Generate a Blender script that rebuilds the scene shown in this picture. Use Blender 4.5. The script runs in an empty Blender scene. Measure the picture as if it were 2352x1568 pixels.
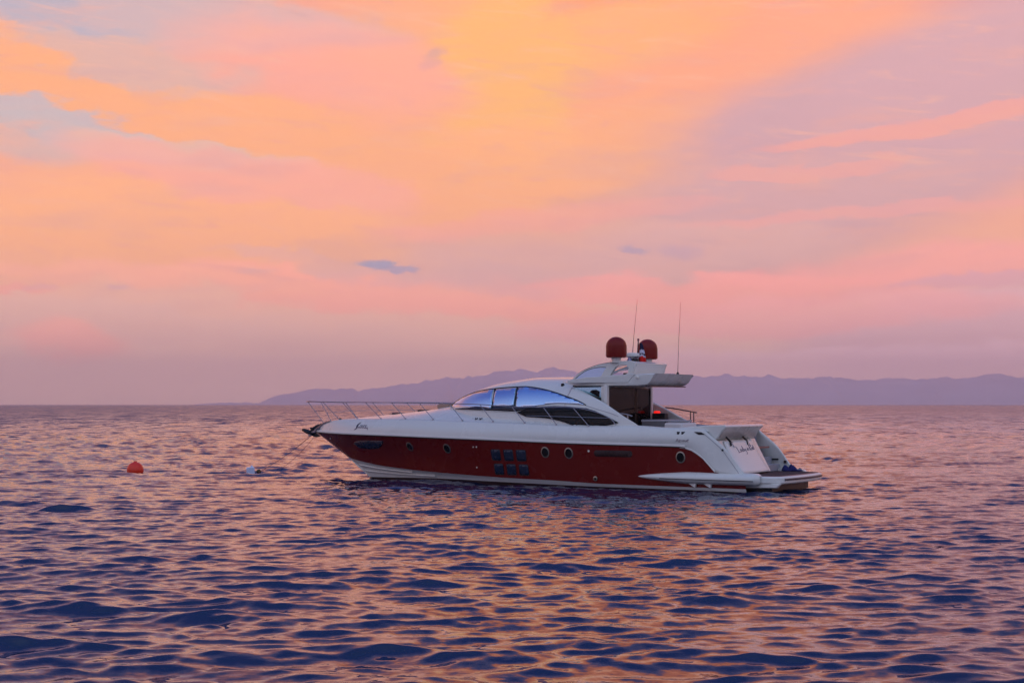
import bpy, bmesh, math, random
import numpy as np
from mathutils import Vector, Matrix
from mathutils.bvhtree import BVHTree
R = math.radians
scene = bpy.context.scene
COL = scene.collection
random.seed(7)

# ------------------------------------------------------------------ camera
cam_d = bpy.data.cameras.new("camera"); cam = bpy.data.objects.new("camera", cam_d); COL.objects.link(cam)
cam.location = (0, 0, 2.9)
cam.rotation_euler = (R(90 + 2.365), 0, 0)
cam_d.sensor_width = 36; cam_d.lens = 53.57
cam_d.clip_start = 0.1; cam_d.clip_end = 60000
scene.camera = cam

# ------------------------------------------------------------------ colour helpers
def lin(c):
    return tuple(((x / 255) / 12.92 if x / 255 <= .04045 else ((x / 255 + .055) / 1.055) ** 2.4) for x in c)

class G:
    """tiny node graph writer"""
    def __init__(s, tree): s.t = tree; s.n = tree.nodes; s.l = tree.links
    def node(s, typ, **kw):
        n = s.n.new(typ)
        for k, v in kw.items(): setattr(n, k, v)
        return n
    def put(s, sock, v):
        if isinstance(v, bpy.types.NodeSocket): s.l.new(v, sock)
        elif v is not None:
            if hasattr(sock, 'default_value'):
                try: sock.default_value = v
                except Exception: sock.default_value = (*v, 1)
    def math(s, op, a, b=None, c=None, clamp=False):
        n = s.node('ShaderNodeMath', operation=op); n.use_clamp = clamp
        s.put(n.inputs[0], a); s.put(n.inputs[1], b)
        if c is not None: s.put(n.inputs[2], c)
        return n.outputs[0]
    def mix(s, f, a, b):
        n = s.node('ShaderNodeMix', data_type='RGBA'); s.put(n.inputs[0], f)
        s.put(n.inputs[6], a if isinstance(a, bpy.types.NodeSocket) else (*a[:3], 1))
        s.put(n.inputs[7], b if isinstance(b, bpy.types.NodeSocket) else (*b[:3], 1))
        return n.outputs[2]
    def smooth(s, v, a, b, lo=0., hi=1.):
        n = s.node('ShaderNodeMapRange', interpolation_type='SMOOTHSTEP')
        s.put(n.inputs[0], v); n.inputs[1].default_value = a; n.inputs[2].default_value = b
        n.inputs[3].default_value = lo; n.inputs[4].default_value = hi
        return n.outputs[0]
    def ramp(s, v, stops, interp='EASE'):
        n = s.node('ShaderNodeValToRGB'); s.put(n.inputs[0], v); r = n.color_ramp; r.interpolation = interp
        while len(r.elements) < len(stops): r.elements.new(.5)
        for e, (p, c) in zip(r.elements, stops): e.position = p; e.color = (*lin(c), 1)
        return n.outputs[0]
    def noise(s, vec, scale, detail=4, rough=.55, dist=0):
        n = s.node('ShaderNodeTexNoise'); s.put(n.inputs['Vector'], vec)
        n.inputs['Scale'].default_value = scale; n.inputs['Detail'].default_value = detail
        n.inputs['Roughness'].default_value = rough; n.inputs['Distortion'].default_value = dist
        return n.outputs[0]
    def xyz(s, x, y, z=0.):
        n = s.node('ShaderNodeCombineXYZ'); s.put(n.inputs[0], x); s.put(n.inputs[1], y); s.put(n.inputs[2], z)
        return n.outputs[0]

# ------------------------------------------------------------------ world: dusk sky with lit cloud sheets
SKY_GAIN = 1.21
def build_world():
    w = bpy.data.worlds.new("World"); scene.world = w; w.use_nodes = True
    g = G(w.node_tree); g.n.clear()
    out = g.node('ShaderNodeOutputWorld'); bg = g.node('ShaderNodeBackground'); g.l.new(bg.outputs[0], out.inputs[0])
    tc = g.node('ShaderNodeTexCoord'); sp = g.node('ShaderNodeSeparateXYZ'); g.l.new(tc.outputs['Generated'], sp.inputs[0])
    X, Y, Z = sp.outputs
    az = g.math('MULTIPLY', g.math('ARCTAN2', X, Y), 3.5)            # compass angle, 3.5 per radian
    el = g.math('MULTIPLY', g.math('ARCSINE', Z), 3.5)               # height angle, same unit
    # wind-drawn warp so that every cloud edge is ragged
    v0 = g.xyz(g.math('MULTIPLY', az, 1.0), g.math('MULTIPLY', el, 2.6))
    n1 = g.math('SUBTRACT', g.noise(v0, 1.7, 3, .5), .5)
    n2 = g.math('SUBTRACT', g.noise(g.xyz(g.math('ADD', az, 7.3), g.math('MULTIPLY', el, 2.2)), 3.6, 5, .6), .5)
    A = g.math('ADD', az, g.math('ADD', g.math('MULTIPLY', n1, .34), g.math('MULTIPLY', n2, .22)))
    B = g.math('ADD', el, g.math('ADD', g.math('MULTIPLY', n2, .11), g.math('MULTIPLY', n1, .09)))
    n3 = g.math('SUBTRACT', g.noise(g.xyz(g.math('MULTIPLY', az, .7), g.math('MULTIPLY', el, 2.6)), 11., 7, .7, .5), .5)
    A = g.math('ADD', A, g.math('MULTIPLY', n3, .16)); B = g.math('ADD', B, g.math('MULTIPLY', n3, .05))
    P = g.xyz(A, B)
    e01 = g.math('DIVIDE', g.math('MAXIMUM', el, 0.), 5.498)         # 0 horizon .. 1 zenith
    k = lambda deg: deg / 90
    front = g.ramp(e01, [(0, (300, 236, 206)), (k(1.5), (292, 228, 196)), (k(3.2), (272, 204, 172)), (k(6), (260, 182, 146)),
                         (k(10), (255, 170, 136)), (k(14.5), (246, 166, 140)), (k(19), (244, 154, 126)), (k(24), (196, 130, 130)), (k(32), (118, 116, 162)),
                         (k(46), (62, 84, 154)), (k(60), (74, 102, 172)), (1, (112, 138, 190))], 'LINEAR')
    back = g.ramp(e01, [(0, (150, 140, 170)), (k(6), (176, 166, 196)), (k(14), (186, 190, 216)), (k(35), (176, 192, 228)),
                        (k(60), (144, 168, 214)), (1, (112, 138, 190))], 'LINEAR')
    ang = g.math('ABSOLUTE', g.math('ARCTAN2', X, Y))
    facing = g.smooth(ang, 2.3, .75)
    base = g.mix(facing, back, front)
    col = base
    # cloud sheets: (x, y of the centre in milli-units of the sky chart, half sizes, tilt, colour, amount)
    def a_of(x): return math.atan((x - 1176) / 3500) * 3.5
    def b_of(y, x=1176): return math.atan((928 - y) / math.hypot(3500, x - 1176)) * 3.5
    MAU = (214, 164, 162); PNK = (255, 164, 142); ORG = (255, 174, 120); YEL = (255, 182, 106); GRY = (202, 180, 182); BLU = (160, 144, 172)
    S = [
        (-350, -330, 760, 330, 0, (176, 152, 186), .8), (2900, -330, 700, 330, 0, (188, 146, 172), .7), (1380, -330, 480, 400, 0, (255, 146, 82), 1.), (1960, 340, 700, 190, 15, (206, 162, 168), .95), (1780, 385, 470, 80, 9, (208, 160, 164), .8), (2300, 170, 420, 150, 12, (214, 166, 170), .9),
        (1650, 470, 620, 85, 6, MAU, .8), (1350, 590, 560, 75, 2, (218, 166, 158), .95), (2250, 760, 420, 100, 6, (212, 162, 172), .85),
        (1150, 230, 430, 260, -8, ORG, .9), (1600, 80, 560, 110, 10, (255, 168, 128), .85), (1170, 190, 170, 210, -4, YEL, .95), (1330, 90, 330, 70, 8, YEL, .55),
        (1120, 400, 330, 90, 4, ORG, .8),
        (500, 265, 640, 62, -11, ORG, .95), (60, 150, 210, 95, -8, ORG, .95), (420, 520, 520, 100, -5, ORG, .9), (40, 540, 260, 90, 0, ORG, .6),
        (330, 20, 560, 70, -3, GRY, .85), (60, 5, 260, 40, -8, (180, 174, 188), .8), (330, 130, 260, 45, -10, (220, 178, 166), .85),
        (120, 275, 330, 48, -12, GRY, .95), (60, 300, 190, 60, 0, (196, 184, 184), .6), (430, 335, 260, 26, -7, (216, 186, 176), .7),
        (760, 140, 330, 90, -10, (255, 170, 150), .7), (560, 400, 420, 50, -9, (255, 170, 148), .7),
        (2150, 280, 400, 18, 7, PNK, .6), (1850, 390, 240, 14, 2, PNK, .45), (2050, 480, 520, 16, 4, (246, 164, 152), .6),
        (2080, 625, 620, 50, 7, (252, 162, 148), .85), (1560, 660, 480, 26, 1, (255, 160, 148), .8), (900, 680, 560, 34, -5, (255, 164, 142), .9),
        (1750, 730, 600, 38, 3, (246, 160, 154), .7), (1240, 500, 430, 24, 6, (250, 164, 148), .5),
        (380, 640, 420, 22, -3, (255, 170, 140), .7), (300, 730, 620, 40, -3, (228, 174, 158), .6), (190, 772, 130, 32, -6, (255, 166, 144), .9),
        (720, 610, 300, 20, -4, (226, 168, 156), .6), (1000, 650, 300, 20, -5, (222, 164, 156), .6),
        (2280, 640, 260, 14, 5, (214, 160, 170), .7), 
        (1900, 850, 700, 50, 2, (240, 186, 200), .5),
        (40, 655, 90, 14, 0, (255, 156, 140), .6)]
    small = [(872, 607, 74, 20, -6, (158, 150, 174), 1.), (925, 618, 58, 13, -6, (168, 150, 172), .9), (1452, 576, 50, 19, -6, (170, 148, 172), .75),
             (1560, 580, 90, 24, -4, (186, 152, 170), .55), (1000, 115, 46, 19, 16, (206, 160, 156), .6), (985, 142, 46, 18, 20, (216, 160, 158), .5),
             (272, 657, 44, 9, 0, (206, 160, 160), .8), (105, 655, 60, 11, 0, (220, 160, 156), .7), (590, 622, 70, 9, 0, (214, 166, 158), .5)]
    def blob(col, vec, x, y, sx, sy, rot, c, amt, lo, hi):
        m = g.node('ShaderNodeMapping', vector_type='TEXTURE'); g.put(m.inputs[0], vec)
        m.inputs['Location'].default_value = (a_of(x), b_of(y, x), 0)
        m.inputs['Rotation'].default_value = (0, 0, R(rot)); m.inputs['Scale'].default_value = (sx / 1000, sy / 1000, 1)
        gr = g.node('ShaderNodeTexGradient', gradient_type='SPHERICAL'); g.l.new(m.outputs[0], gr.inputs[0])
        f = g.smooth(gr.outputs[1], lo, hi, 0, amt)
        k_ = .36 * math.exp(-max(0, b_of(y, x)) / 3.5 * 57.3 / 3.6)      # seen through more haze low down
        return g.mix(f, col, lin((c[0] * (1 + k_), c[1] * (1 + k_ * 1.12), c[2] * (1 + k_ * .9))))
    for i, q in enumerate(S):
        sharp = q[3] < 100 and q[3] / q[2] < .2
        col = blob(col, P, q[0], q[1], q[2] * 1.25, q[3] * (1.35 if sharp else 1.5), *q[4:], .05 if sharp else 0., .42 if sharp else .5)
    # fine fibrous texture of the high cloud, pink lights and mauve shades
    fib = g.noise(g.xyz(g.math('ADD', g.math('MULTIPLY', az, .9), g.math('MULTIPLY', el, .8)), g.math('SUBTRACT', g.math('MULTIPLY', el, 5.5), g.math('MULTIPLY', az, .5))), 2.6, 7, .6, .4)
    fi2 = g.noise(g.xyz(g.math('SUBTRACT', az, g.math('MULTIPLY', el, .6)), g.math('ADD', g.math('MULTIPLY', el, 9.), g.math('MULTIPLY', az, 1.1))), 4.5, 8, .66, .8)
    inview = g.math('MULTIPLY', g.math('MULTIPLY', facing, g.smooth(el, 1.9, 1.0)), g.smooth(el, .05, .38, .15, 1.))
    col = g.mix(g.math('MULTIPLY', g.smooth(fib, .50, .72), g.math('MULTIPLY', inview, .36)), col, lin((255, 176, 140)))
    col = g.mix(g.math('MULTIPLY', g.smooth(fib, .50, .30), g.math('MULTIPLY', inview, .30)), col, lin((210, 166, 166)))
    col = g.mix(g.math('MULTIPLY', g.smooth(fi2, .52, .74), g.math('MULTIPLY', inview, .46)), col, lin((255, 188, 156)))
    col = g.mix(g.math('MULTIPLY', g.smooth(fi2, .46, .28), g.math('MULTIPLY', inview, .36)), col, lin((206, 160, 162)))
    n4 = g.math('SUBTRACT', g.noise(g.xyz(az, g.math('MULTIPLY', el, 1.8)), 16., 5, .7), .5)
    Q_ = g.xyz(g.math('ADD', az, g.math('ADD', g.math('MULTIPLY', n2, .06), g.math('MULTIPLY', n4, .10))), g.math('ADD', el, g.math('ADD', g.math('MULTIPLY', n2, .03), g.math('MULTIPLY', n4, .035))))
    for q in small: col = blob(col, Q_, *q, .1, .75)
    g.l.new(col, bg.inputs[0]); bg.inputs[1].default_value = SKY_GAIN
build_world()

# last glow of the sun that has set behind the yacht: broad, weak and warm
sd = bpy.data.lights.new("sun", 'SUN'); sd.energy = .03; sd.angle = R(30); sd.color = (1, .55, .32)
sun = bpy.data.objects.new("sun", sd); COL.objects.link(sun)
sun.rotation_euler = Vector((0.02, -1, -.12)).to_track_quat('-Z', 'Y').to_euler()

scene.view_settings.view_transform = 'Standard'; scene.view_settings.look = 'None'
scene.view_settings.exposure = 0; scene.view_settings.gamma = 1
scene.cycles.max_bounces = 8; scene.cycles.volume_bounces = 4; scene.cycles.sample_clamp_indirect = 6

# ------------------------------------------------------------------ materials
def mat(name, rgb, rough=.5, metal=0., spec=.5, coat=0., var=0., vscale=3., bump=0., bscale=40., emit=None, estr=0., ior=None, trans=0.):
    m = bpy.data.materials.new(name); m.use_nodes = True
    g = G(m.node_tree); b = g.n['Principled BSDF']
    c = lin(rgb)
    if var:
        tc = g.node('ShaderNodeTexCoord')
        n = g.noise(tc.outputs['Object'], vscale, 5, .6)
        col = g.mix(n, tuple(x * (1 - var) for x in c), tuple(min(1, x * (1 + var)) for x in c))
        g.l.new(col, b.inputs['Base Color'])
        r = g.smooth(n, .3, .7, max(.02, rough - .06), rough + .06); g.l.new(r, b.inputs['Roughness'])
    else:
        b.inputs['Base Color'].default_value = (*c, 1); b.inputs['Roughness'].default_value = rough
    b.inputs['Metallic'].default_value = metal; b.inputs['Specular IOR Level'].default_value = spec
    b.inputs['Coat Weight'].default_value = coat; b.inputs['Coat Roughness'].default_value = .08
    if ior: b.inputs['IOR'].default_value = ior
    if trans: b.inputs['Transmission Weight'].default_value = trans
    if emit: b.inputs['Emission Color'].default_value = (*lin(emit), 1); b.inputs['Emission Strength'].default_value = estr
    if bump:
        tc = g.node('ShaderNodeTexCoord'); n = g.noise(tc.outputs['Object'], bscale, 3, .5)
        bp = g.node('ShaderNodeBump'); bp.inputs['Strength'].default_value = bump; bp.inputs['Distance'].default_value = .01
        g.l.new(n, bp.inputs['Height']); g.l.new(bp.outputs[0], b.inputs['Normal'])
    return m

M = {
    'white': mat('white_gelcoat', (220, 220, 212), .28, spec=.4, coat=.35, var=.05, vscale=.8),
    'trim': mat('white_trim', (232, 230, 222), .35),
    'red': mat('red_paint', (106, 16, 10), .26, spec=.24, var=.12, vscale=.7),
    'anti': mat('dark_red_antifouling', (44, 16, 14), .7, var=.35, vscale=2),
    'black': mat('black_rubber', (14, 14, 16), .5),
    'blackglass': mat('black_tinted_glass', (9, 9, 13), .06, spec=.2),
    'doorglass': mat('smoked_door_glass', (17, 13, 15), .10, spec=.10),
    'blueglass': mat('blue_mirror_glass', (206, 230, 252), .14, metal=1.),
    'cyanglass': mat('pale_mirror_glass', (196, 236, 246), .12, metal=1.),
    'clearglass': mat('clear_windscreen_glass', (226, 232, 244), .02, spec=.3, ior=1.12, trans=1.),
    'dash': mat('dark_dash_glass', (10, 20, 38), .12, spec=.5),
    'hullglass': mat('blue_hull_glass', (15, 36, 60), .25, spec=.45, var=.4, vscale=6),
    'steel': mat('stainless_steel', (150, 148, 156), .25, metal=1.),
    'darksteel': mat('weathered_steel', (70, 68, 78), .45, metal=.8),
    'brass': mat('porthole_rim', (160, 152, 138), .3, metal=.85),
    'teak': mat('teak_deck', (150, 104, 92), .65, var=.25, vscale=5, bump=.2),
    'grey': mat('grey_deck_paint', (150, 150, 156), .6, var=.06),
    'radome': mat('maroon_radome', (122, 24, 17), .38, spec=.25, var=.06),
    'anchor': mat('galvanised_anchor', (44, 48, 56), .5, metal=.6, var=.3, vscale=9),
    'navy': mat('navy_ink', (32, 30, 66), .5), 'maroon': mat('maroon_ink', (106, 56, 84), .5), 'plum': mat('plum_ink', (78, 60, 92), .5),
    'cushion': mat('cream_cushion', (206, 200, 196), .8, bump=.3), 'tan': mat('tan_cushion', (168, 134, 116), .8, bump=.3),
    'redlamp': mat('red_lamp', (200, 20, 16), .3, emit=(255, 40, 30), estr=.9),
    'lampwhite': mat('lamp_glass', (235, 230, 215), .2),
}

# ------------------------------------------------------------------ mesh helpers
def link(name, me, material=None, parent=None, smooth=True):
    o = bpy.data.objects.new(name, me); COL.objects.link(o)
    if material: me.materials.append(material)
    if parent is not None: o.parent = parent
    if smooth and len(me.polygons): me.polygons.foreach_set('use_smooth', [True] * len(me.polygons))
    return o
def flat_auto(o, ang=35):
    bm = bmesh.new(); bm.from_mesh(o.data)
    for e in bm.edges:
        if len(e.link_faces) == 2 and e.calc_face_angle(0) > R(ang): e.smooth = False
    bm.to_mesh(o.data); bm.free(); return o
def grid(name, rows, material, parent, closed=False, thick=0., mirror=False, off=1.):
    """rows: list of equal-length point lists"""
    nr, nc = len(rows), len(rows[0]); vs = [tuple(p) for r in rows for p in r]; fs = []
    for i in range(nr - 1):
        for j in range(nc - 1 + (1 if closed else 0)):
            fs.append((i * nc + j, i * nc + (j + 1) % nc, (i + 1) * nc + (j + 1) % nc, (i + 1) * nc + j))
    if mirror:
        n0 = len(vs); vs += [(x, -y, z) for x, y, z in vs]; fs += [tuple(n0 + i for i in reversed(f)) for f in fs]
    me = bpy.data.meshes.new(name); me.from_pydata(vs, [], fs)
    bm = bmesh.new(); bm.from_mesh(me); bmesh.ops.remove_doubles(bm, verts=bm.verts, dist=1e-4)
    bmesh.ops.recalc_face_normals(bm, faces=bm.faces); bm.to_mesh(me); bm.free()
    o = link(name, me, material, parent)
    if thick: s = o.modifiers.new('s', 'SOLIDIFY'); s.thickness = thick; s.offset = off; s.use_even_offset = False
    return flat_auto(o, 50)
def bev(o, w, seg=2):
    m = o.modifiers.new('b', 'BEVEL'); m.width = w; m.segments = seg; m.limit_method = 'ANGLE'; m.angle_limit = R(40); m.harden_normals = False
    return flat_auto(o, 40)
def prism(name, pts, axis, a, b, material, parent, bevel=0., holes=()):
    """closed outline pts (2-D) extruded along an axis from a to b; axis 'v' -> pts are (u,z); 'z' -> pts are (u,v); 'u' -> pts are (v,z)"""
    f = {'v': lambda p, t: (p[0], t, p[1]), 'z': lambda p, t: (p[0], p[1], t), 'u': lambda p, t: (t, p[0], p[1])}[axis]
    bm = bmesh.new(); loops = []
    for L in [pts] + list(holes):
        vv = [bm.verts.new(f(p, a)) for p in L]; loops.append(vv)
    if not holes: faces = [bm.faces.new(loops[0])]
    else:
        ed = [bm.edges.new((L[i], L[(i + 1) % len(L)])) for L in loops for i in range(len(L))]
        faces = [x for x in bmesh.ops.triangle_fill(bm, use_beauty=True, edges=ed)['geom'] if isinstance(x, bmesh.types.BMFace)]
    r = bmesh.ops.extrude_face_region(bm, geom=faces); d = Vector(f((0, 0), b)) - Vector(f((0, 0), a))
    for v in r['geom']:
        if isinstance(v, bmesh.types.BMVert): v.co += d
    bmesh.ops.recalc_face_normals(bm, faces=bm.faces)
    me = bpy.data.meshes.new(name); bm.to_mesh(me); bm.free()
    o = link(name, me, material, parent)
    return bev(o, bevel) if bevel else flat_auto(o, 40)
def box(name, lo, hi, material, parent, bevel=0.):
    return prism(name, [(lo[0], lo[1]), (hi[0], lo[1]), (hi[0], hi[1]), (lo[0], hi[1])], 'z', lo[2], hi[2], material, parent, bevel)
def tube_bm(bm, pts, r, n=8, cap=True):
    pts = [Vector(p) for p in pts]; rs = r if isinstance(r, (list, tuple)) else [r] * len(pts); rings = []
    for i, p in enumerate(pts):
        t = (pts[min(i + 1, len(pts) - 1)] - pts[max(i - 1, 0)]).normalized()
        a = t.cross(Vector((0, 0, 1)));  a = t.cross(Vector((0, 1, 0))) if a.length < .05 else a
        a.normalize(); b = t.cross(a)
        rings.append([bm.verts.new(p + (a * math.cos(2 * math.pi * k / n) + b * math.sin(2 * math.pi * k / n)) * rs[i]) for k in range(n)])
    for i in range(len(rings) - 1):
        for k in range(n): bm.faces.new((rings[i][k], rings[i][(k + 1) % n], rings[i + 1][(k + 1) % n], rings[i + 1][k]))
    if cap: bm.faces.new(rings[0]); bm.faces.new(rings[-1])
def tube(name, pts, r, material, parent, n=8):
    bm = bmesh.new(); tube_bm(bm, pts, r, n); bmesh.ops.recalc_face_normals(bm, faces=bm.faces)
    me = bpy.data.meshes.new(name); bm.to_mesh(me); bm.free()
    return flat_auto(link(name, me, material, parent), 50)
def lathe(name, prof, at, material, parent, n=32, sx=1, sy=1):
    """prof: (radius, height) bottom to top"""
    rows = [[(at[0] + r * sx * math.cos(2 * math.pi * k / n), at[1] + r * sy * math.sin(2 * math.pi * k / n), at[2] + h) for k in range(n)] for r, h in prof]
    return grid(name, rows, material, parent, closed=True)
def cur(xs, ys):
    """smooth monotone interpolation through points"""
    xs = np.array(xs, float); ys = np.array(ys, float); d = np.diff(ys) / np.diff(xs); m = np.zeros(len(xs))
    m[0] = d[0]; m[-1] = d[-1]
    for i in range(1, len(xs) - 1): m[i] = 0 if d[i - 1] * d[i] <= 0 else 2 * d[i - 1] * d[i] / (d[i - 1] + d[i])
    def f(x):
        x = min(max(x, xs[0]), xs[-1]); i = min(int(np.searchsorted(xs, x, side='right')) - 1, len(xs) - 2); i = max(i, 0)
        h = xs[i + 1] - xs[i]; t = (x - xs[i]) / h
        return float((2 * t**3 - 3 * t**2 + 1) * ys[i] + (t**3 - 2 * t**2 + t) * h * m[i] + (-2 * t**3 + 3 * t**2) * ys[i + 1] + (t**3 - t**2) * h * m[i + 1])
    return f
def smooth_path(pts, n=6):
    """Catmull-Rom through 2-D or 3-D points"""
    P = [np.array(p, float) for p in pts]; out = []
    for i in range(len(P) - 1):
        p0 = P[max(i - 1, 0)]; p1 = P[i]; p2 = P[i + 1]; p3 = P[min(i + 2, len(P) - 1)]
        for k in range(n):
            t = k / n; out.append(.5 * (2 * p1 + (p2 - p0) * t + (2 * p0 - 5 * p1 + 4 * p2 - p3) * t * t + (3 * p1 - p0 - 3 * p2 + p3) * t**3))
    out.append(P[-1]); return [tuple(p) for p in out]
def tag(o, label=None, cat=None, group=None, kind=None):
    if label: o['label'] = label
    if cat: o['category'] = cat
    if group: o['group'] = group
    if kind: o['kind'] = kind
    return o

# ------------------------------------------------------------------ sea
def build_sea():
    H0, FF = 2.9, 5714.
    d = [3 + .16 * i for i in range(76)]
    off = H0 * FF / d[-1]; D = []
    while off > 2.2:
        D.append(H0 * FF / off); step = 1.35 if off > 520 else .8; off -= step
    D = d + D[1:] ; last = D[-1]
    D += list(np.geomspace(last * 1.08, 14500, 8))
    D = np.array([0.4, 1.2, 2.1] + D)
    dense = np.radians(np.linspace(-23, 23, 680)); side = np.radians(np.concatenate([np.geomspace(23.3, 180, 46)]))
    th = np.concatenate([-side[::-1][1:], dense, side])          # closes at 180
    dd, tt = np.meshgrid(D, th, indexing='ij'); x = dd * np.sin(tt); y = dd * np.cos(tt)
    gap = np.gradient(D)[:, None] * np.ones_like(tt)
    rng = np.random.default_rng(11); z = np.zeros_like(x); dx = np.zeros_like(x); dy = np.zeros_like(x)
    lam = np.concatenate([np.exp(rng.uniform(math.log(.28), math.log(1.6), 84)), np.exp(rng.uniform(math.log(1.6), math.log(6.0), 30))])
    # gusts: patches of rougher and of calmer water
    gust = np.zeros_like(x)
    for _ in range(7):
        a = rng.uniform(0, 6.28); L = rng.uniform(14, 60); gust += np.sin(2 * math.pi * (x * math.cos(a) * .5 + y * math.sin(a)) / L + rng.uniform(0, 6.28))
    gust = 1.0 + .07 * gust + .12 * np.tanh(-(x - 6) / 14) + .65 * np.clip((y - 45) / 70, 0, 1) * (.75 - .25 * np.tanh((x - 12) / 12)) - .10 * np.clip((32 - dd) / 12, 0, 1)
    for L in lam:
        a = rng.normal(-1.5, .34 if L > 1.6 else .44); kx, ky = math.cos(a), math.sin(a); k = 2 * math.pi / L
        slope = .0245 if L < 1.6 else .0105; amp = slope * L / (2 * math.pi) * rng.uniform(.6, 1.4)
        att = np.clip((L / np.maximum(gap, 1e-3) - .25) / 1.2, 0, 1); at = amp * att * gust
        ph = k * (kx * x + ky * y) + rng.uniform(0, 6.28)
        z += at * np.sin(ph); c = at * np.cos(ph) * .9; dx += c * kx; dy += c * ky
    z += 1.6 * (z * z - (z * z).mean())
    mask = (dd > 1).astype(float)
    nr, nc = x.shape; co = np.stack([x + dx * mask, y + dy * mask, z * mask], -1).reshape(-1, 3).astype(np.float32)
    i = np.arange(nr - 1)[:, None]; j = np.arange(nc - 1)[None]
    q = np.stack([i * nc + j, i * nc + j + 1, (i + 1) * nc + j + 1, (i + 1) * nc + j], -1).reshape(-1, 4)[:, ::-1]
    me = bpy.data.meshes.new("sea"); me.vertices.add(len(co)); me.vertices.foreach_set('co', co.ravel())
    me.loops.add(q.size); me.loops.foreach_set('vertex_index', q.ravel().astype(np.int32))
    me.polygons.add(len(q)); me.polygons.foreach_set('loop_start', np.arange(0, q.size, 4, dtype=np.int32))
    me.update(calc_edges=True); me.polygons.foreach_set('use_smooth', np.ones(len(q), bool))
    m = bpy.data.materials.new("sea_water"); m.use_nodes = True; g = G(m.node_tree); b = g.n['Principled BSDF']
    b.inputs['Base Color'].default_value = (.005, .017, .060, 1); b.inputs['Roughness'].default_value = .06; b.inputs['IOR'].default_value = 1.58
    b.inputs['Specular IOR Level'].default_value = .5
    ge = g.node('ShaderNodeNewGeometry'); sp = g.node('ShaderNodeSeparateXYZ'); g.l.new(ge.outputs['Position'], sp.inputs[0])
    # chop too fine for the mesh: tilts the surface by noise instead of height, so it survives at grazing range
    v1 = g.xyz(g.math('MULTIPLY', sp.outputs[0], .6), sp.outputs[1])
    acc = ge.outputs['Normal']
    for sc, st, d0, d1 in ((6.5, .34, 0, 1), (19., .16, 0, 1), (1.5, 1.25, 30, 150), (.33, 1.2, 100, 400)):
        n = g.node('ShaderNodeTexNoise'); g.put(n.inputs['Vector'], v1); n.inputs['Scale'].default_value = sc; n.inputs['Detail'].default_value = 3
        q = g.node('ShaderNodeVectorMath', operation='SUBTRACT'); g.l.new(n.outputs['Color'], q.inputs[0]); q.inputs[1].default_value = (.5, .5, .5)
        k = g.node('ShaderNodeVectorMath', operation='MULTIPLY'); g.l.new(q.outputs[0], k.inputs[0])
        amt = g.smooth(sp.outputs[1], d0, d1, 0, st) if d0 else st
        g.put(k.inputs[1], g.xyz(amt, amt, 0.) if d0 else (st, st, 0.))
        ad = g.node('ShaderNodeVectorMath', operation='ADD'); g.l.new(acc, ad.inputs[0]); g.l.new(k.outputs[0], ad.inputs[1]); acc = ad.outputs[0]
    # wave groups far out: long shapes seen end-on, and the near-facing slopes that hide the others at grazing range
    n = g.noise(g.xyz(g.math('MULTIPLY', sp.outputs[0], .42), g.math('MULTIPLY', sp.outputs[1], .035)), 1., 4, .62)
    n2 = g.noise(g.xyz(g.math('MULTIPLY', sp.outputs[0], .010), g.math('MULTIPLY', sp.outputs[1], .0022)), 1., 3, .6)
    t = g.math('MULTIPLY', g.math('SUBTRACT', n, .5), g.math('MULTIPLY', g.smooth(sp.outputs[1], 60, 260), g.math('MULTIPLY', n2, 2.8)))
    t = g.math('SUBTRACT', t, g.math('MULTIPLY', g.smooth(sp.outputs[1], 40, 350, 0, .13), g.smooth(g.math('DIVIDE', sp.outputs[0], sp.outputs[1]), .05, -.30, .85, 1.7)))
    ad = g.node('ShaderNodeVectorMath', operation='ADD'); g.l.new(acc, ad.inputs[0]); g.put(ad.inputs[1], g.xyz(0., t, 0.)); acc = ad.outputs[0]
    nm = g.node('ShaderNodeVectorMath', operation='NORMALIZE'); g.l.new(acc, nm.inputs[0]); g.l.new(nm.outputs[0], b.inputs['Normal'])
    g.l.new(g.smooth(sp.outputs[1], 60, 900, .06, .2), b.inputs['Roughness'])
    o = bpy.data.objects.new("sea", me); COL.objects.link(o); me.materials.append(m)
    tag(o, "rippled sea reflecting the pink and orange sunset sky", kind='structure')
    return o
if not globals().get('NO_SEA'): build_sea()

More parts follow.
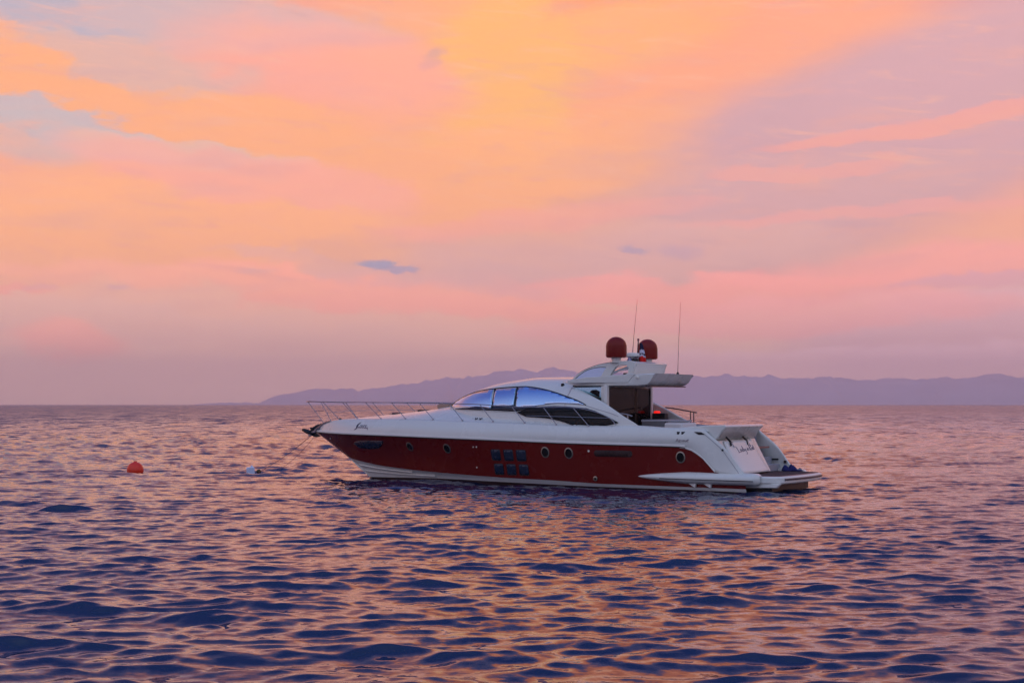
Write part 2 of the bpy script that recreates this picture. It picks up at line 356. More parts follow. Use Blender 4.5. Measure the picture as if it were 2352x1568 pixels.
# ------------------------------------------------------------------ far mountains
def build_hills():
    def x_of(px, D): return (px - 1176) / 3500 * D
    rng = random.Random(5)
    def ridge(name, D, pts, depth, label, colr):
        xs = np.linspace(pts[0][0], pts[-1][0], 420); f = cur([p[0] for p in pts], [p[1] for p in pts])
        rows = []
        nz = [sum(math.sin(x * fr + ph) * am for fr, ph, am in NZ) for x in xs]
        NR = 16
        for k in range(NR):
            q = k / (NR - 1); row = []
            for i, x in enumerate(xs):
                hgt = max(0, (928 - f(x)) / 3500 * D + nz[i] * D / 12000)
                prof = math.sin(math.pi * min(q * 1.06, 1)) ** .8 if q < .95 else 0
                spur = 1 + .18 * math.sin(x * .045 + 5 * q) * math.sin(x * .011 + q * 9) * (1 - abs(2 * q - 1))
                z = hgt * min(1, prof * spur) - (60 if k in (0, NR - 1) else 0)
                K_ = 1 + .17 * max(0, min(1, (1300 - x) / 700)); row.append((x_of(x, D) * K_ + (q - .5) * 260 * math.sin(x * .03), D * K_ + (q - .47) * depth, z * K_))
            rows.append(row)
        o = grid(name, rows, mat(name + '_haze_tinted_rock', colr, .9, spec=.1, var=.3, vscale=.004), None)
        tag(o, label, kind='structure'); return o
    NZ = [(.05, .3, 7), (.11, 1.7, 6), (.23, 4., 5), (.47, 2., 3), (.9, 5., 1.6)]
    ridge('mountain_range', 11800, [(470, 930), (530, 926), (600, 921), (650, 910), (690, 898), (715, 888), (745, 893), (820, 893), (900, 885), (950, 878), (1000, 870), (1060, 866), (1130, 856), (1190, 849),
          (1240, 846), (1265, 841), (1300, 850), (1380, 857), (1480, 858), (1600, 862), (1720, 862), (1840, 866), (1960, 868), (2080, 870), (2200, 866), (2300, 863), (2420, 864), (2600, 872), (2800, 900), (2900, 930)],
          1800, "pale lavender mountain range fading in haze behind the yacht", (222, 216, 238))  # rock colour paled towards lavender: part of the haze is painted in
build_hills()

# ------------------------------------------------------------------ haze
def build_haze():
    m = bpy.data.materials.new("haze"); m.use_nodes = True; n = m.node_tree.nodes; n.clear()
    o = n.new('ShaderNodeOutputMaterial'); v = n.new('ShaderNodeVolumePrincipled')
    v.inputs['Color'].default_value = (.97, .93, .97, 1); v.inputs['Density'].default_value = HAZE; v.inputs['Anisotropy'].default_value = .5
    m.node_tree.links.new(v.outputs[0], o.inputs['Volume'])
    b = box('haze', (-15500, -15500, -75), (15500, 15500, 420), m, None)
    tag(b, "thin violet evening haze over the sea", kind='stuff')
HAZE = 1.45e-4
build_haze()

# ================================================================== the yacht
# local frame: +x towards the bow, +y to port (the side we see), z up, x = 0 at the foot of the stern wings
yacht = bpy.data.objects.new('motor_yacht', None); COL.objects.link(yacht)
yacht.location = (8.84, 52.01, 0); yacht.rotation_euler = (0, 0, R(180 - 31))
tag(yacht, "white motor yacht with a dark red hull and two maroon radomes lying side-on at anchor", "yacht")
bpy.context.view_layer.update()

# lines of the hull ------------------------------------------------
U_R = 19.57
vR = cur([0, 2.2, 5, 7, 9, 12, 14.9, 16.5, 17.7, 18.7, 19.3, 19.57], [2.36, 2.45, 2.55, 2.56, 2.52, 2.30, 1.80, 1.42, 1.02, .56, .22, .02])
zR = cur([0, .3, .9, 1.04, 1.23, 1.42, 1.72, 1.91, 2.24, 5.1, 7.3, 9, 12, 15, 17.7, 19.57], [.58, .60, .62, .67, .87, 1.08, 1.30, 1.40, 1.47, 1.51, 1.55, 1.59, 1.65, 1.70, 1.73, 1.77])
U_L = 18.05
vL = cur([0, 2.3, 5.2, 7.4, 9.3, 12.5, 15.5, 17.0, 17.6, 18.05], [2.3, 2.35, 2.36, 2.32, 2.14, 1.68, .9, .42, .22, 0.])
zL = cur([0, 2.3, 5.2, 7.4, 9.3, 12.5, 15.5, 17.6, 18.05], [.13, .15, .17, .24, .27, .37, .51, .74, .84])
U_W = 16.9
vW = cur([0, 2.3, 5.2, 7.4, 9.3, 12.5, 15, 16.2, 16.9], [2.24, 2.28, 2.26, 2.18, 1.98, 1.42, .66, .24, 0.])
zW = cur([0, 2.3, 5.2, 9, 12.5, 15, 16.9], [.02, .05, .06, .10, .13, .08, .03])
U_T = 19.50
vF = cur([0, 1.3, 3, 5, 7, 8.5, 9.8, 11.2, 12.6, 14, 15.4, 16.8, 17.8, 18.6, 19.1, 19.50], [2.30, 2.33, 2.38, 2.38, 2.36, 2.30, 2.2, 2.08, 1.9, 1.68, 1.38, .98, .70, .45, .25, .02])
zF = cur([0, .07, .36, .68, 1.0, 1.29, 1.42, 3, 4, 5.8, 8.4, 11.2, 14, 16.8, 18.0, 18.6, 19.0, 19.3, 19.5], [.62, .65, 1.03, 1.43, 1.70, 1.93, 2.07, 2.12, 2.17, 2.15, 2.24, 2.30, 2.35, 2.34, 2.29, 2.20, 2.08, 1.93, 1.81])
TS = [1 - (1 - i / 110) ** 1.18 for i in range(111)]
def line(fv, fz, end): return [Vector((t * end, fv(t * end), fz(t * end))) for t in TS]
LW, LL, LR, LT = line(vW, zW, U_W), line(vL, zL, U_L), line(vR, zR, U_R), line(vF, zF, U_T)
LK = [Vector((t * 16.2, vW(t * U_W) * .86, -.5 if t < .97 else -.5)) for t in TS]
def between(a, b, q, bulge=0., bl=None):
    return [p.lerp(r, q) + Vector((0, bulge * math.sin(math.pi * q) * (bl(p.x) if bl else 1), 0)) for p, r in zip(a, b)]
flare = lambda u: max(0., min(1, (u - 8) / 7)) * max(0., min(1, (18.3 - u) / 2.5))
red_rows = [between(LL, LR, q / 10, -.13, flare) for q in range(11)]
topsides = grid('topsides', red_rows, M['red'], yacht, mirror=True)
topsides['label'] = 'dark red painted hull side'
grid('bottom_band', [between(LW, LL, q / 4, -.05, flare) for q in range(5)], M['trim'], yacht, mirror=True)
grid('hull_bottom', [LK, between(LK, LW, .5), LW], M['anti'], yacht, mirror=True)
def mid(q):
    return between(LR, LT, q, .10, lambda u: min(1, max(0, u - 1.0) / 1.5) * min(1, (19.5 - u) / 3))
upper_rows = [mid(q / 10) for q in range(11)]
grid('upper_hull', upper_rows, M['white'], yacht, mirror=True, thick=.07, off=-1)
# rubbing strake and its dark seam; spray rails at the bow
def along(L, dy, dz, a=0, b=1, n=90):
    return [L[i] + Vector((0, dy, dz)) for i in range(len(L)) if a <= L[i].x / U_R <= b]
def strip(name, L, h, out, dz, material, m2=True, parent=yacht):
    rows = [[p + Vector((0, o, z)) for p in L] for o, z in [(-.02, dz - h), (out * .8, dz - h), (out, dz - h / 2), (out * .8, dz), (-.02, dz)]]
    return grid(name, rows, material, parent, mirror=m2)
RS = [p for p in LR if p.x > 2.0]
strip('rub_strake', RS, .075, .045, .095, M['trim'])
strip('strake_seam', RS, .03, .028, .018, M['black'])
curve_edge = [p for p in LR if .95 < p.x < 2.3]
for sg in (1, -1): grid('wing_edge_trim', [[Vector((p.x, sg * (p.y + o), p.z + z)) for p in curve_edge] for o, z in [(-.01, -.03), (.02, -.02), (.02, .03), (-.01, .04)]], M['trim'], yacht)
for q, a, b in [(.35, 12.8, 17.6), (.68, 14.0, 17.4)]:
    L_ = [p for p in between(LW, LL, q, -.05, flare) if a < p.x < b]
    strip('spray_rail', L_, .03, .045, .0, M['trim'])

# side fin (fender sponson) along the quarter
fin_u = np.linspace(3.9, -.46, 40); rows = []
for u in fin_u:
    q = (3.9 - u) / 4.36; grow = min(1, (q / .42)) ** .62; endr = math.sqrt(max(0, 1 - max(0, (q - .95) / .05) ** 2)) if q > .95 else 1
    w = .33 * grow; h = .205 * grow * (.6 + .4 * endr); c = .465 - .03 * q
    v0 = vR(max(u, 0)) - .14; rows.append([(u, v0 + w * endr * math.cos(a) if math.cos(a) > 0 else v0, c + h * math.sin(a)) for a in np.linspace(-math.pi / 2, math.pi / 2, 15)] + [(u, v0 - .2, c + h), (u, v0 - .2, c - h)])
fin = grid('side_fin', rows, M['white'], yacht, closed=True, mirror=True)
groove = []
for u in fin_u[8:-1]:
    q = (3.9 - u) / 4.36; grow = min(1, (q / .42)) ** .62; c = .465 - .03 * q
    groove.append(Vector((u, vR(max(u, 0)) - .14 + .33 * grow * .995, c - .035)))
for sgn in (1, -1): tube('fin_groove', [(p.x, sgn * p.y, p.z) for p in groove], .014, M['black'], fin, 6)

# foredeck ---------------------------------------------------------
zC = cur([5.4, 8.5, 11, 12.3, 12.9, 13.5, 14.4, 15.5, 16.6, 17.4, 18.2, 18.8, 19.3, 19.5], [2.62, 2.66, 2.78, 2.88, 2.84, 2.74, 2.64, 2.53, 2.44, 2.37, 2.29, 2.15, 1.95, 1.83])
deck_rows = []
us = [5.4 + (19.5 - 5.4) * i / 90 for i in range(91)]
for j in range(25):
    s = j / 24 * 2 - 1
    deck_rows.append([(u, s * (vF(u) - .01), zF(u) - .004 + (max(zC(u), zF(u) + .002) - zF(u)) * (1 - abs(s) ** 2.1) ** 1.0) for u in us])
deck = grid('foredeck', deck_rows, M['white'], yacht)

# cabin ------------------------------------------------------------
Vb = cur([3.9, 5, 6, 7, 8, 9, 10, 11, 11.7, 12.2, 12.6, 12.9, 13.05], [2.33, 2.30, 2.27, 2.23, 2.15, 2.04, 1.90, 1.70, 1.48, 1.22, .92, .55, .05])
zH = cur([3.9, 6, 7.7, 8.8, 10, 10.8, 11.3, 11.8, 12.1, 12.4, 12.8, 13.05], [3.90, 3.90, 3.90, 3.90, 3.79, 3.66, 3.53, 3.37, 3.25, 3.12, 2.93, 2.76])
zB = lambda u: 1.85 + max(0, u - 10) * .12
pe = lambda u: 2.3
def house(u, a):
    p = 2 / pe(u); c, s = max(0, math.cos(a)), max(0, math.sin(a))
    return (u, Vb(u) * c ** p, zB(u) + (zH(u) - zB(u)) * s ** p)
def house_v(u, z):
    t = min(1, max(0, (z - zB(u)) / (zH(u) - zB(u)))); return Vb(u) * (1 - t ** pe(u)) ** (1 / pe(u))
hs = [6.94 + (13.05 - 6.94) * (i / 60) for i in range(61)]
cabin = grid('cabin', [[house(u, math.pi * k / 60) if k <= 30 else (lambda p: (p[0], -p[1], p[2]))(house(u, math.pi * (60 - k) / 60)) for k in range(61)] for u in hs], M['white'], yacht)
zE = cur([3.9, 4.03, 4.5, 4.8, 5.42, 6.2, 6.94], [2.16, 2.25, 2.50, 2.67, 2.99, 3.30, 3.55])
sail = []
for i in range(40):
    u = 3.9 + (6.94 - 3.9) * i / 39; top = zE(u); sail.append([(u, house_v(u, z), z) for z in np.linspace(2.0, top, 14)])
sl = grid('cabin_side_wing', sail, M['white'], yacht, mirror=True, thick=.09, off=-1)

# aft bulkhead with smoked glass doors
bulk = prism('aft_bulkhead', [(-2.12, 1.4), (2.12, 1.4), (2.05, 2.6), (1.66, 3.0), (1.62, 3.6), (-2.02, 3.6), (-2.05, 2.6)], 'u', 5.50, 5.56, M['trim'], yacht)
for a, b in [(1.58, -.55), (-.68, -1.78)]:
    dg = prism('door_glass', [(a, 1.45), (b, 1.45), (b, 3.47), (a, 3.47)], 'u', 5.44, 5.495, M['doorglass'], yacht)
    prism('door_frame', [(a + .03, 1.42), (b - .03, 1.42), (b - .03, 3.50), (a + .03, 3.50)], 'u', 5.43, 5.493, M['black'], dg, holes=[[(a - .02, 1.47), (b + .02, 1.47), (b + .02, 3.45), (a - .02, 3.45)]])
prism('door_post', [(-1.80, 1.4), (-1.93, 1.4), (-1.93, 3.56), (-1.80, 3.56)], 'u', 5.38, 5.495, M['trim'], yacht, .01)
prism('door_post', [(1.60, 2.6), (1.78, 2.6), (1.78, 3.56), (1.60, 3.56)], 'u', 5.38, 5.495, M['trim'], yacht, .01)
# triangular window between side wing and hardtop
for s in (1, -1):
    tw = prism('quarter_window', [(6.86, 3.50), (6.3, 3.30), (5.75, 3.10), (5.72, 3.51)], 'v', s * 1.50, s * 1.53, M['cyanglass'], yacht)
    prism('window_blind', [(6.20, 3.33), (6.02, 3.25), (5.80, 3.14), (5.79, 3.36), (5.92, 3.42), (6.1, 3.41)], 'v', s * 1.531, s * 1.54, M['blackglass'], tw)
    box('window_post', (5.56, min(s * 1.42, s * 1.56), 2.95), (5.72, max(s * 1.42, s * 1.56), 3.55), M['trim'], yacht, .01)

# cockpit ----------------------------------------------------------
floor_z = 1.42
box('cockpit_floor', (.9, -2.1, floor_z - .06), (5.5, 2.1, floor_z), M['teak'], yacht)
for s in (1, -1):
    rows = []
    for i in range(40):
        u = 1.34 + (5.5 - 1.34) * i / 39; v = vF(u) - .03; z = zF(u)
        rows.append([(u, s * v, z - .01), (u, s * (v - .04), z + .012), (u, s * (v - .26), z + .012), (u, s * (v - .30), z - .02), (u, s * (v - .31), floor_z)])
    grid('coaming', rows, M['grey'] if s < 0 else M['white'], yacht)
box('cockpit_table', (2.85, .2, 2.30), (4.35, 1.2, 2.36), M['grey'], yacht, .02)
tube('table_leg', [(3.6, .7, floor_z), (3.6, .7, 2.3)], .06, M['steel'], yacht)
box('sofa_back', (2.60, .35, 1.9), (3.30, 1.55, 2.27), M['cushion'], yacht, .06)
box('sofa_seat', (2.60, -1.2, floor_z), (3.3, .3, 2.0), M['cushion'], yacht, .06)
box('galley_unit', (4.30, -1.85, floor_z), (5.35, -.9, 2.36), M['grey'], yacht, .02)
box('sun_pad', (1.15, -1.1, 1.9), (2.55, 2.0, 2.10), M['cushion'], yacht, .05)
tube('cockpit_handrail', [(4.93, -2.02, 2.79), (4.5, -2.04, 2.74), (3.68, -2.06, 2.60)], .022, M['darksteel'], yacht)
for u in (3.93, 3.80): tube('handrail_post', [(u, -2.05, 2.12), (u, -2.05, 2.62)], .02, M['darksteel'], yacht)
o = lathe('stern_lamp', [(.0, 0), (.08, 0), (.1, .05), (.08, .1), (0, .11)], (5.12, -1.72, 2.56), M['redlamp'], yacht, 16, 1.3, 1.1); o['label'] = 'glowing red cockpit lamp'
box('lamp_locker', (4.72, -1.86, 2.3), (5.25, -1.55, 2.58), M['black'], yacht, .03)

# transom: overhanging lid, garage door, stairs ---------------------
lid_prof = [(2.7, 2.10), (1.5, 2.20), (.78, 2.22), (.70, 2.16), (.86, 2.02), (1.02, 1.78), (1.25, 1.66), (2.7, 1.66)]
lid = prism('transom_lid', lid_prof, 'v', -1.10, 2.22, M['white'], yacht, .03)
strip_rows = lambda *a: None
door_rows = []
for k in range(13):
    q = k / 12; z = 1.66 + (.60 - 1.66) * q; ub = .98 - .62 * q ** 1.25
    door_rows.append([(ub - .10 * math.cos(math.pi * (s / 16 - .5)) ** .6 * 1, 1.86 - (1.86 + .62) * s / 16, z) for s in range(17)])
garage = grid('garage_door', door_rows, M['trim'], yacht, thick=.04, off=-1)
box('transom_wall', (1.06, -1.12, .5), (1.2, 2.25, 1.7), M['white'], yacht)
prism('door_jamb', [(.5, .58), (1.2, .58), (1.2, 1.68), (1.0, 1.68)], 'v', 1.86, 2.3, M['white'], yacht, .02)
prism('door_jamb', [(.45, .58), (1.6, .58), (1.6, 1.9), (1.05, 1.72)], 'v', -.66, -1.10, M['white'], yacht, .02)
for v in (1.55, .12):
    ar = tube('lid_strut', [(1.0, v, 1.80), (.84, v + .02, 1.66), (.80, v + .05, 1.52)], .035, M['black'], yacht)
    tube('strut_rod', [(.90, v - .14, 1.66), (.78, v - .16, 1.46)], .028, M['steel'], ar)
tube('lid_seam', [(.875, 1.50, 1.64), (.875, .22, 1.64)], .02, M['black'], yacht)
for i in range(4):
    box('stair_step', (.55 + .3 * i, -2.2, .56), (.88 + .3 * i, -1.10, .80 + .25 * i), M['grey'], yacht, .015)
box('wing_vent', (.62, -2.24, .93), (.90, -2.19, .99), M['black'], yacht)
lathe('wing_light', [(0, 0), (.05, 0), (.05, .1), (0, .1)], (.36, -2.2, .82), M['black'], yacht, 12)
# bathing platform
pl = [(.55, 2.18), (-.75, 2.12), (-1.0, 2.02), (-1.12, 1.80), (-1.22, 1.0), (-1.25, 0), (-1.22, -1.0), (-1.12, -1.80), (-1.0, -2.02), (-.75, -2.12), (.55, -2.18)]
plat = prism('bathing_platform', pl, 'z', .30, .545, M['trim'], yacht, .05)
pt = [(u * .93 - .0, v * .95) for u, v in pl]
prism('platform_teak', pt, 'z', .546, .556, M['teak'], plat)
for k in range(1, 22):
    v = -2.0 + 4.0 * k / 22; tube('teak_seam', [(.5, v, .557), (-1.0, v, .557)], .005, M['black'], plat, 4)
tube('platform_fender', smooth_path([(-1.155, 1.75, .45), (-1.26, .9, .45), (-1.29, 0, .45), (-1.26, -.9, .45), (-1.155, -1.75, .45)]), .03, M['darksteel'], plat)
prism('platform_lift', [(.6, 1.85), (-.72, 1.85), (-.72, -1.6), (.6, -1.6)], 'z', .02, .30, M['black'], yacht, .02)
prism('platform_side', [(.4, .16), (-.98, .18), (-1.10, .31), (.4, .31)], 'v', 1.90, 2.10, M['trim'], yacht, .02)
for u in (2.05, 1.5): prism('exhaust_flap', [(u, .30), (u - .34, .30), (u - .30, .14)], 'v', 2.30, 2.44, M['trim'], yacht)

# hardtop ----------------------------------------------------------
ht = cur([3.6, 5, 6, 6.8, 7.5], [1.60, 1.62, 1.56, 1.40, 1.10])
rows = []
for u, ub, b, t, c in [(3.60, .32, 3.57, 3.97, 3.975), (3.75, .30, 3.55, 3.97, 3.98), (4.2, .1, 3.53, 3.955, 3.97), (4.42, 0, 3.53, 3.93, 3.96), (4.66, 0, 3.53, 3.71, 3.90), (5, 0, 3.53, 3.70, 3.88), (6, 0, 3.53, 3.70, 3.87), (6.8, 0, 3.53, 3.69, 3.84), (7.2, 0, 3.56, 3.69, 3.82), (7.5, 0, 3.62, 3.72, 3.83)]:
    w = ht(u); half = [(u + ub, .55 * w, b), (u + ub, w * .93, b), (u + ub * .92, w, b + .035), (u + ub * .6, w + .015, b + .12), (u + .03, w + .01, t - .03), (u, w - .03, t), (u, w * .8, (t + c) / 2), (u, .4 * w, c)]
    rows.append([(u + ub, 0, b)] + half + [(u, 0, c)] + [(x, -y, z) for x, y, z in reversed(half)])
for e in (0, -1):
    cc = tuple(np.mean(np.array(rows[e]), axis=0)); capr = [tuple(np.array(p) * .02 + np.array(cc) * .98) for p in rows[e]]
    if e == 0: rows.insert(0, capr)
    else: rows.append(capr)
hard = grid('hardtop', rows, M['white'], yacht, closed=True)
prism('awning_edge', [(3.86, 3.515), (4.02, 3.515), (4.02, 3.548), (3.86, 3.548)], 'v', -1.5, 1.5, M['darksteel'], hard)
tube('hardtop_edge_strip', [(3.90, -1.60, 3.64), (3.80, -1.63, 3.76), (3.63, -1.63, 3.95)], .018, M['darksteel'], hard, 6)
tube('hardtop_edge_strip', [(3.93, 1.52, 3.66), (3.93, 0, 3.66), (3.93, -1.52, 3.66)], .012, M['grey'], hard, 6)
for s in (1, -1):
    prism('hardtop_side', [(7.05, 3.70), (6.9, 3.66), (4.64, 3.655), (4.40, 3.90), (4.36, 3.965), (4.5, 3.97), (4.9, 3.93), (5.2, 3.90), (6.3, 3.86), (7.0, 3.76)], 'v', s * 1.52, s * 1.65, M['white'], hard, .015)
# radar arch with its opening
arch_o = smooth_path([(5.92, 3.80), (5.72, 4.12), (5.50, 4.36), (5.2, 4.41), (4.87, 4.43), (4.66, 4.42), (4.50, 4.36)], 3) + [(4.56, 4.18), (4.66, 3.88)]
hole = [(5.50, 3.93), (5.30, 4.20), (5.18, 4.27), (4.86, 4.28), (4.79, 4.20), (4.80, 4.02), (4.92, 3.93)]
for s in (1, -1): prism('arch_side', arch_o, 'v', s * 1.16, s * 1.30, M['white'], yacht, .015, holes=[hole])
roof_o = [(5.55, 4.33), (5.2, 4.405), (4.87, 4.425), (4.66, 4.415), (4.49, 4.35), (4.53, 4.26), (5.2, 4.31)]
prism('arch_roof', roof_o, 'v', -1.17, 1.17, M['white'], yacht, .01)
prism('arch_skirt', [(4.50, 4.30), (4.56, 4.18), (4.68, 3.90), (4.74, 3.90), (4.64, 4.30)], 'v', -1.16, 1.16, M['trim'], yacht)
# flybridge windscreen
scr_o = smooth_path([(7.12, 3.73), (6.88, 3.97), (6.55, 4.14), (6.05, 4.30), (5.56, 4.38)], 4)
scr_i = smooth_path([(5.66, 4.20), (5.95, 4.215), (6.38, 4.15), (6.70, 4.00), (7.04, 3.75)], 4)
for s in (1, -1):
    prism('windscreen_frame', scr_o + [(5.70, 4.10), (5.90, 3.84)] + [(7.02, 3.70)], 'v', s * 1.14, s * 1.18, M['white'], yacht, .01, holes=[] if s > 0 else [[(7.0, 3.765), (6.69, 3.98), (6.37, 4.13), (5.96, 4.19), (5.80, 4.17), (5.93, 3.91), (6.46, 3.84)]])
    gl = prism('windscreen_side_glass', scr_i + [(6.46, 3.83), (5.89, 3.90)], 'v', s * 1.181, s * 1.20, M['blueglass'] if s > 0 else M['clearglass'], yacht)
    tube('glass_edge', [(u, s * 1.196, z) for u, z in scr_i], .012, M['black'], gl, 6)
rows = [[(u + .10 * (1 - (s / 8) ** 2), s / 8 * 1.15, z) for s in range(-8, 9)] for u, z in scr_o]
grid('windscreen_front', rows, M['clearglass'], yacht, thick=.02)
box('fly_seat', (5.0, -.7, 3.85), (5.3, .7, 4.02), M['black'], yacht, .03)

# radomes, mast gear -----------------------------------------------
def radome(u, v):
    prof = [(0, 0), (.30, 0), (.355, .02), (.37, .07), (.368, .40)] + [(.365 * math.cos(a), .40 + .34 * math.sin(a)) for a in np.linspace(.12, math.pi / 2, 10)]
    o = lathe('radome', prof, (u, v, 4.545), M['radome'], yacht)
    lathe('radome_base', [(.22, -.17), (.17, -.12), (.18, 0)], (u, v, 4.545), M['trim'], o)
    rows = [[(u + r * math.cos(a), v + r * math.sin(a), z) for a in np.linspace(0, 2 * math.pi, 32, endpoint=False)] for r, z in [(.3695, 4.94), (.373, 4.945), (.373, 4.955), (.3675, 4.96)]]
    grid('radome_seam', rows, M['radome'], o, closed=True)
radome(5.30, 1.2); radome(5.25, -1.2)
lathe('radar_pod', [(0, 0), (.12, 0), (.14, .06), (.28, .10), (.30, .16), (.27, .22), (0, .25)], (5.3, 0, 4.52), M['trim'], yacht)
lathe('radar_plinth', [(.2, 0), (.14, .13)], (5.3, 0, 4.41), M['darksteel'], yacht)
box('horn', (5.0, -.1, 4.5), (5.25, .06, 4.60), M['steel'], yacht, .02)
box('mast_bracket', (4.95, .05, 4.42), (5.2, .2, 4.52), M['black'], yacht, .01)
mast = tube('light_mast', [(5.0, .05, 4.40), (5.05, .02, 4.7), (5.03, 0, 5.20)], .022, M['darksteel'], yacht)
lathe('masthead_light', [(0, 0), (.04, 0), (.04, .07), (0, .08)], (5.03, 0, 5.18), M['maroon'], mast, 10)
tube('whip_antenna', [(5.28, 0, 4.45), (5.20, 0, 5.4), (5.06, 0, 6.67)], [.012, .008, .004], M['darksteel'], yacht, 6)
a2 = tube('whip_antenna', [(4.04, -1.2, 4.02), (3.99, -1.2, 5.3), (3.91, -1.2, 6.6)], [.012, .008, .004], M['darksteel'], yacht, 6)
lathe('antenna_mount', [(.05, 0), (.05, .06), (.02, .1)], (4.04, -1.2, 3.97), M['black'], a2, 10)
lathe('deck_light', [(0, 0), (.07, 0), (.08, .05), (.04, .09), (0, .1)], (4.26, 1.60, 3.80), M['lampwhite'], yacht, 12)

# ------------------------------------------------------------------ things fixed on the curved skins
def bvh(o):
    dg = bpy.context.evaluated_depsgraph_get(); me = o.data
    return BVHTree.FromPolygons([v.co[:] for v in me.vertices], [p.vertices[:] for p in me.polygons])
T_hull, T_up, T_cab, T_sail, T_deck, T_gar = bvh(topsides), bvh(bpy.data.objects['upper_hull']), bvh(cabin), bvh(sl), bvh(deck), bvh(garage)
def side(trees, u, z, off=0.):
    best = None
    for t in trees:
        h = t.ray_cast(Vector((u, 6, z)), Vector((0, -1, 0)))
        if h[0] is not None and (best is None or h[0].y > best[0].y): best = h
    if best is None: return Vector((u, 2.3, z)), Vector((0, 1, 0))
    n = best[1]; n = -n if n.y < 0 else n
    return best[0] + n * off, n
def patch(name, pts, trees, off, thick, material, parent, step=.09):
    """outline in (u,z) laid on the curved side skin as a thin raised panel"""
    bm = bmesh.new(); L = []
    for i in range(len(pts)):
        a, b = Vector((*pts[i], 0)), Vector((*pts[(i + 1) % len(pts)], 0)); n = max(1, int((b - a).length / step)); L += [a.lerp(b, k / n) for k in range(n)]
    vs = [bm.verts.new(p) for p in L]; f = bm.faces.new(vs)
    bmesh.ops.triangulate(bm, faces=[f])
    x0, x1 = min(p.x for p in L), max(p.x for p in L)
    for k in range(1, int((x1 - x0) / step)):
        bmesh.ops.bisect_plane(bm, geom=bm.verts[:] + bm.edges[:] + bm.faces[:], plane_co=(x0 + k * step, 0, 0), plane_no=(1, 0, 0))
    y0, y1 = min(p.y for p in L), max(p.y for p in L)
    for k in range(1, int((y1 - y0) / step)):
        bmesh.ops.bisect_plane(bm, geom=bm.verts[:] + bm.edges[:] + bm.faces[:], plane_co=(0, y0 + k * step, 0), plane_no=(0, 1, 0))
    for v in bm.verts:
        p, n = side(trees, v.co.x, v.co.y, off + thick); v.co = p
    fs = bm.faces[:]; bmesh.ops.recalc_face_normals(bm, faces=fs)
    if sum(f.normal.y for f in fs) < 0: bmesh.ops.reverse_faces(bm, faces=fs)
    me = bpy.data.meshes.new(name); bm.to_mesh(me); bm.free()
    o = link(name, me, material, parent); s = o.modifiers.new('s', 'SOLIDIFY'); s.thickness = thick + .02; s.offset = -1
    return o
def mirror_copy(o, parent=None):
    me = o.data.copy(); me.transform(Matrix.Scale(-1, 4, (0, 1, 0))); me.flip_normals()
    c = bpy.data.objects.new(o.name.split('.')[0], me); COL.objects.link(c); c.parent = parent or yacht
    for m in o.modifiers:
        if m.type == 'SOLIDIFY': s = c.modifiers.new('s', 'SOLIDIFY'); s.thickness = m.thickness; s.offset = m.offset
    for ch in list(o.children): mirror_copy(ch, c)
    return c
def on_side(name, path, trees, off, r, material, parent, n=6):
    return tube(name, [side(trees, u, z, off)[0] for u, z in path], r, material, parent, n)
CAB = [T_cab, T_sail, T_deck]

# ------------------------------------------------------------------ windows of the cabin
UP_FRONT = [(12.45, 2.81), (12.36, 2.96), (12.05, 3.11), (11.60, 3.25), (11.02, 3.375), (10.44, 3.436), (10.165, 2.899), (10.178, 2.734), (10.595, 2.799), (10.922, 2.816), (11.24, 2.775), (12.11, 2.74)]
UP_MID = [(10.291, 3.435), (9.864, 3.466), (9.335, 3.475), (9.201, 3.163), (9.140, 2.860), (9.606, 2.840), (10.073, 2.817), (10.158, 3.132)]
UP_REAR = [(9.250, 3.502), (8.899, 3.509), (8.598, 3.484), (8.250, 3.442), (7.896, 3.381), (7.584, 3.314), (7.232, 3.231), (6.960, 3.152), (6.634, 3.066), (6.383, 2.982), (6.113, 2.884), (6.318, 2.893), (6.544, 2.906), (6.847, 2.925), (7.227, 2.932), (7.528, 2.912), (7.791, 2.883), (8.017, 2.848), (8.204, 2.809), (8.560, 2.795), (9.008, 2.801), (9.016, 2.899), (9.088, 3.162)]
DASH = [(12.107, 2.712), (11.237, 2.764), (10.919, 2.809), (10.593, 2.793), (10.176, 2.727), (10.070, 2.807), (9.604, 2.834), (9.137, 2.847), (9.005, 2.788), (8.556, 2.782), (8.25, 2.79), (8.511, 2.74), (8.814, 2.680), (9.011, 2.642), (10.425, 2.684), (11.362, 2.70)]
LOW_WIN = [(8.923, 2.606), (8.656, 2.694), (8.353, 2.770), (7.813, 2.819), (7.313, 2.835), (6.817, 2.820), (6.289, 2.782), (5.990, 2.757), (5.607, 2.663), (5.224, 2.523), (4.922, 2.393), (4.663, 2.276), (4.907, 2.212), (5.119, 2.17), (5.344, 2.145), (5.552, 2.135), (5.982, 2.135), (6.385, 2.15), (6.606, 2.20), (6.803, 2.263), (7.071, 2.325), (7.304, 2.371), (7.618, 2.411), (7.895, 2.432), (8.292, 2.446), (8.494, 2.461), (8.706, 2.525)]
glassy = [patch('cabin_window', P_, CAB, .022, .012, M['blueglass'], yacht) for P_ in (UP_FRONT, UP_MID, UP_REAR)]
glassy.append(patch('dash_window', DASH, CAB, .028, .010, M['dash'], yacht))
glassy.append(patch('saloon_window', LOW_WIN, CAB, .024, .012, M['blackglass'], yacht))
fr = [(12.60, 2.80), (12.50, 2.94), (12.15, 3.11), (11.63, 3.285), (11.04, 3.41), (10.45, 3.468), (9.906, 3.507), (9.34, 3.529), (8.922, 3.536), (8.619, 3.511), (8.27, 3.469), (7.913, 3.407), (7.599, 3.340), (7.246, 3.257), (6.960, 3.178), (6.644, 3.091), (6.350, 2.995), (6.056, 2.874)]
glassy.append(on_side('window_frame', smooth_path(fr, 3), CAB, .02, .020, M['dash'], yacht))
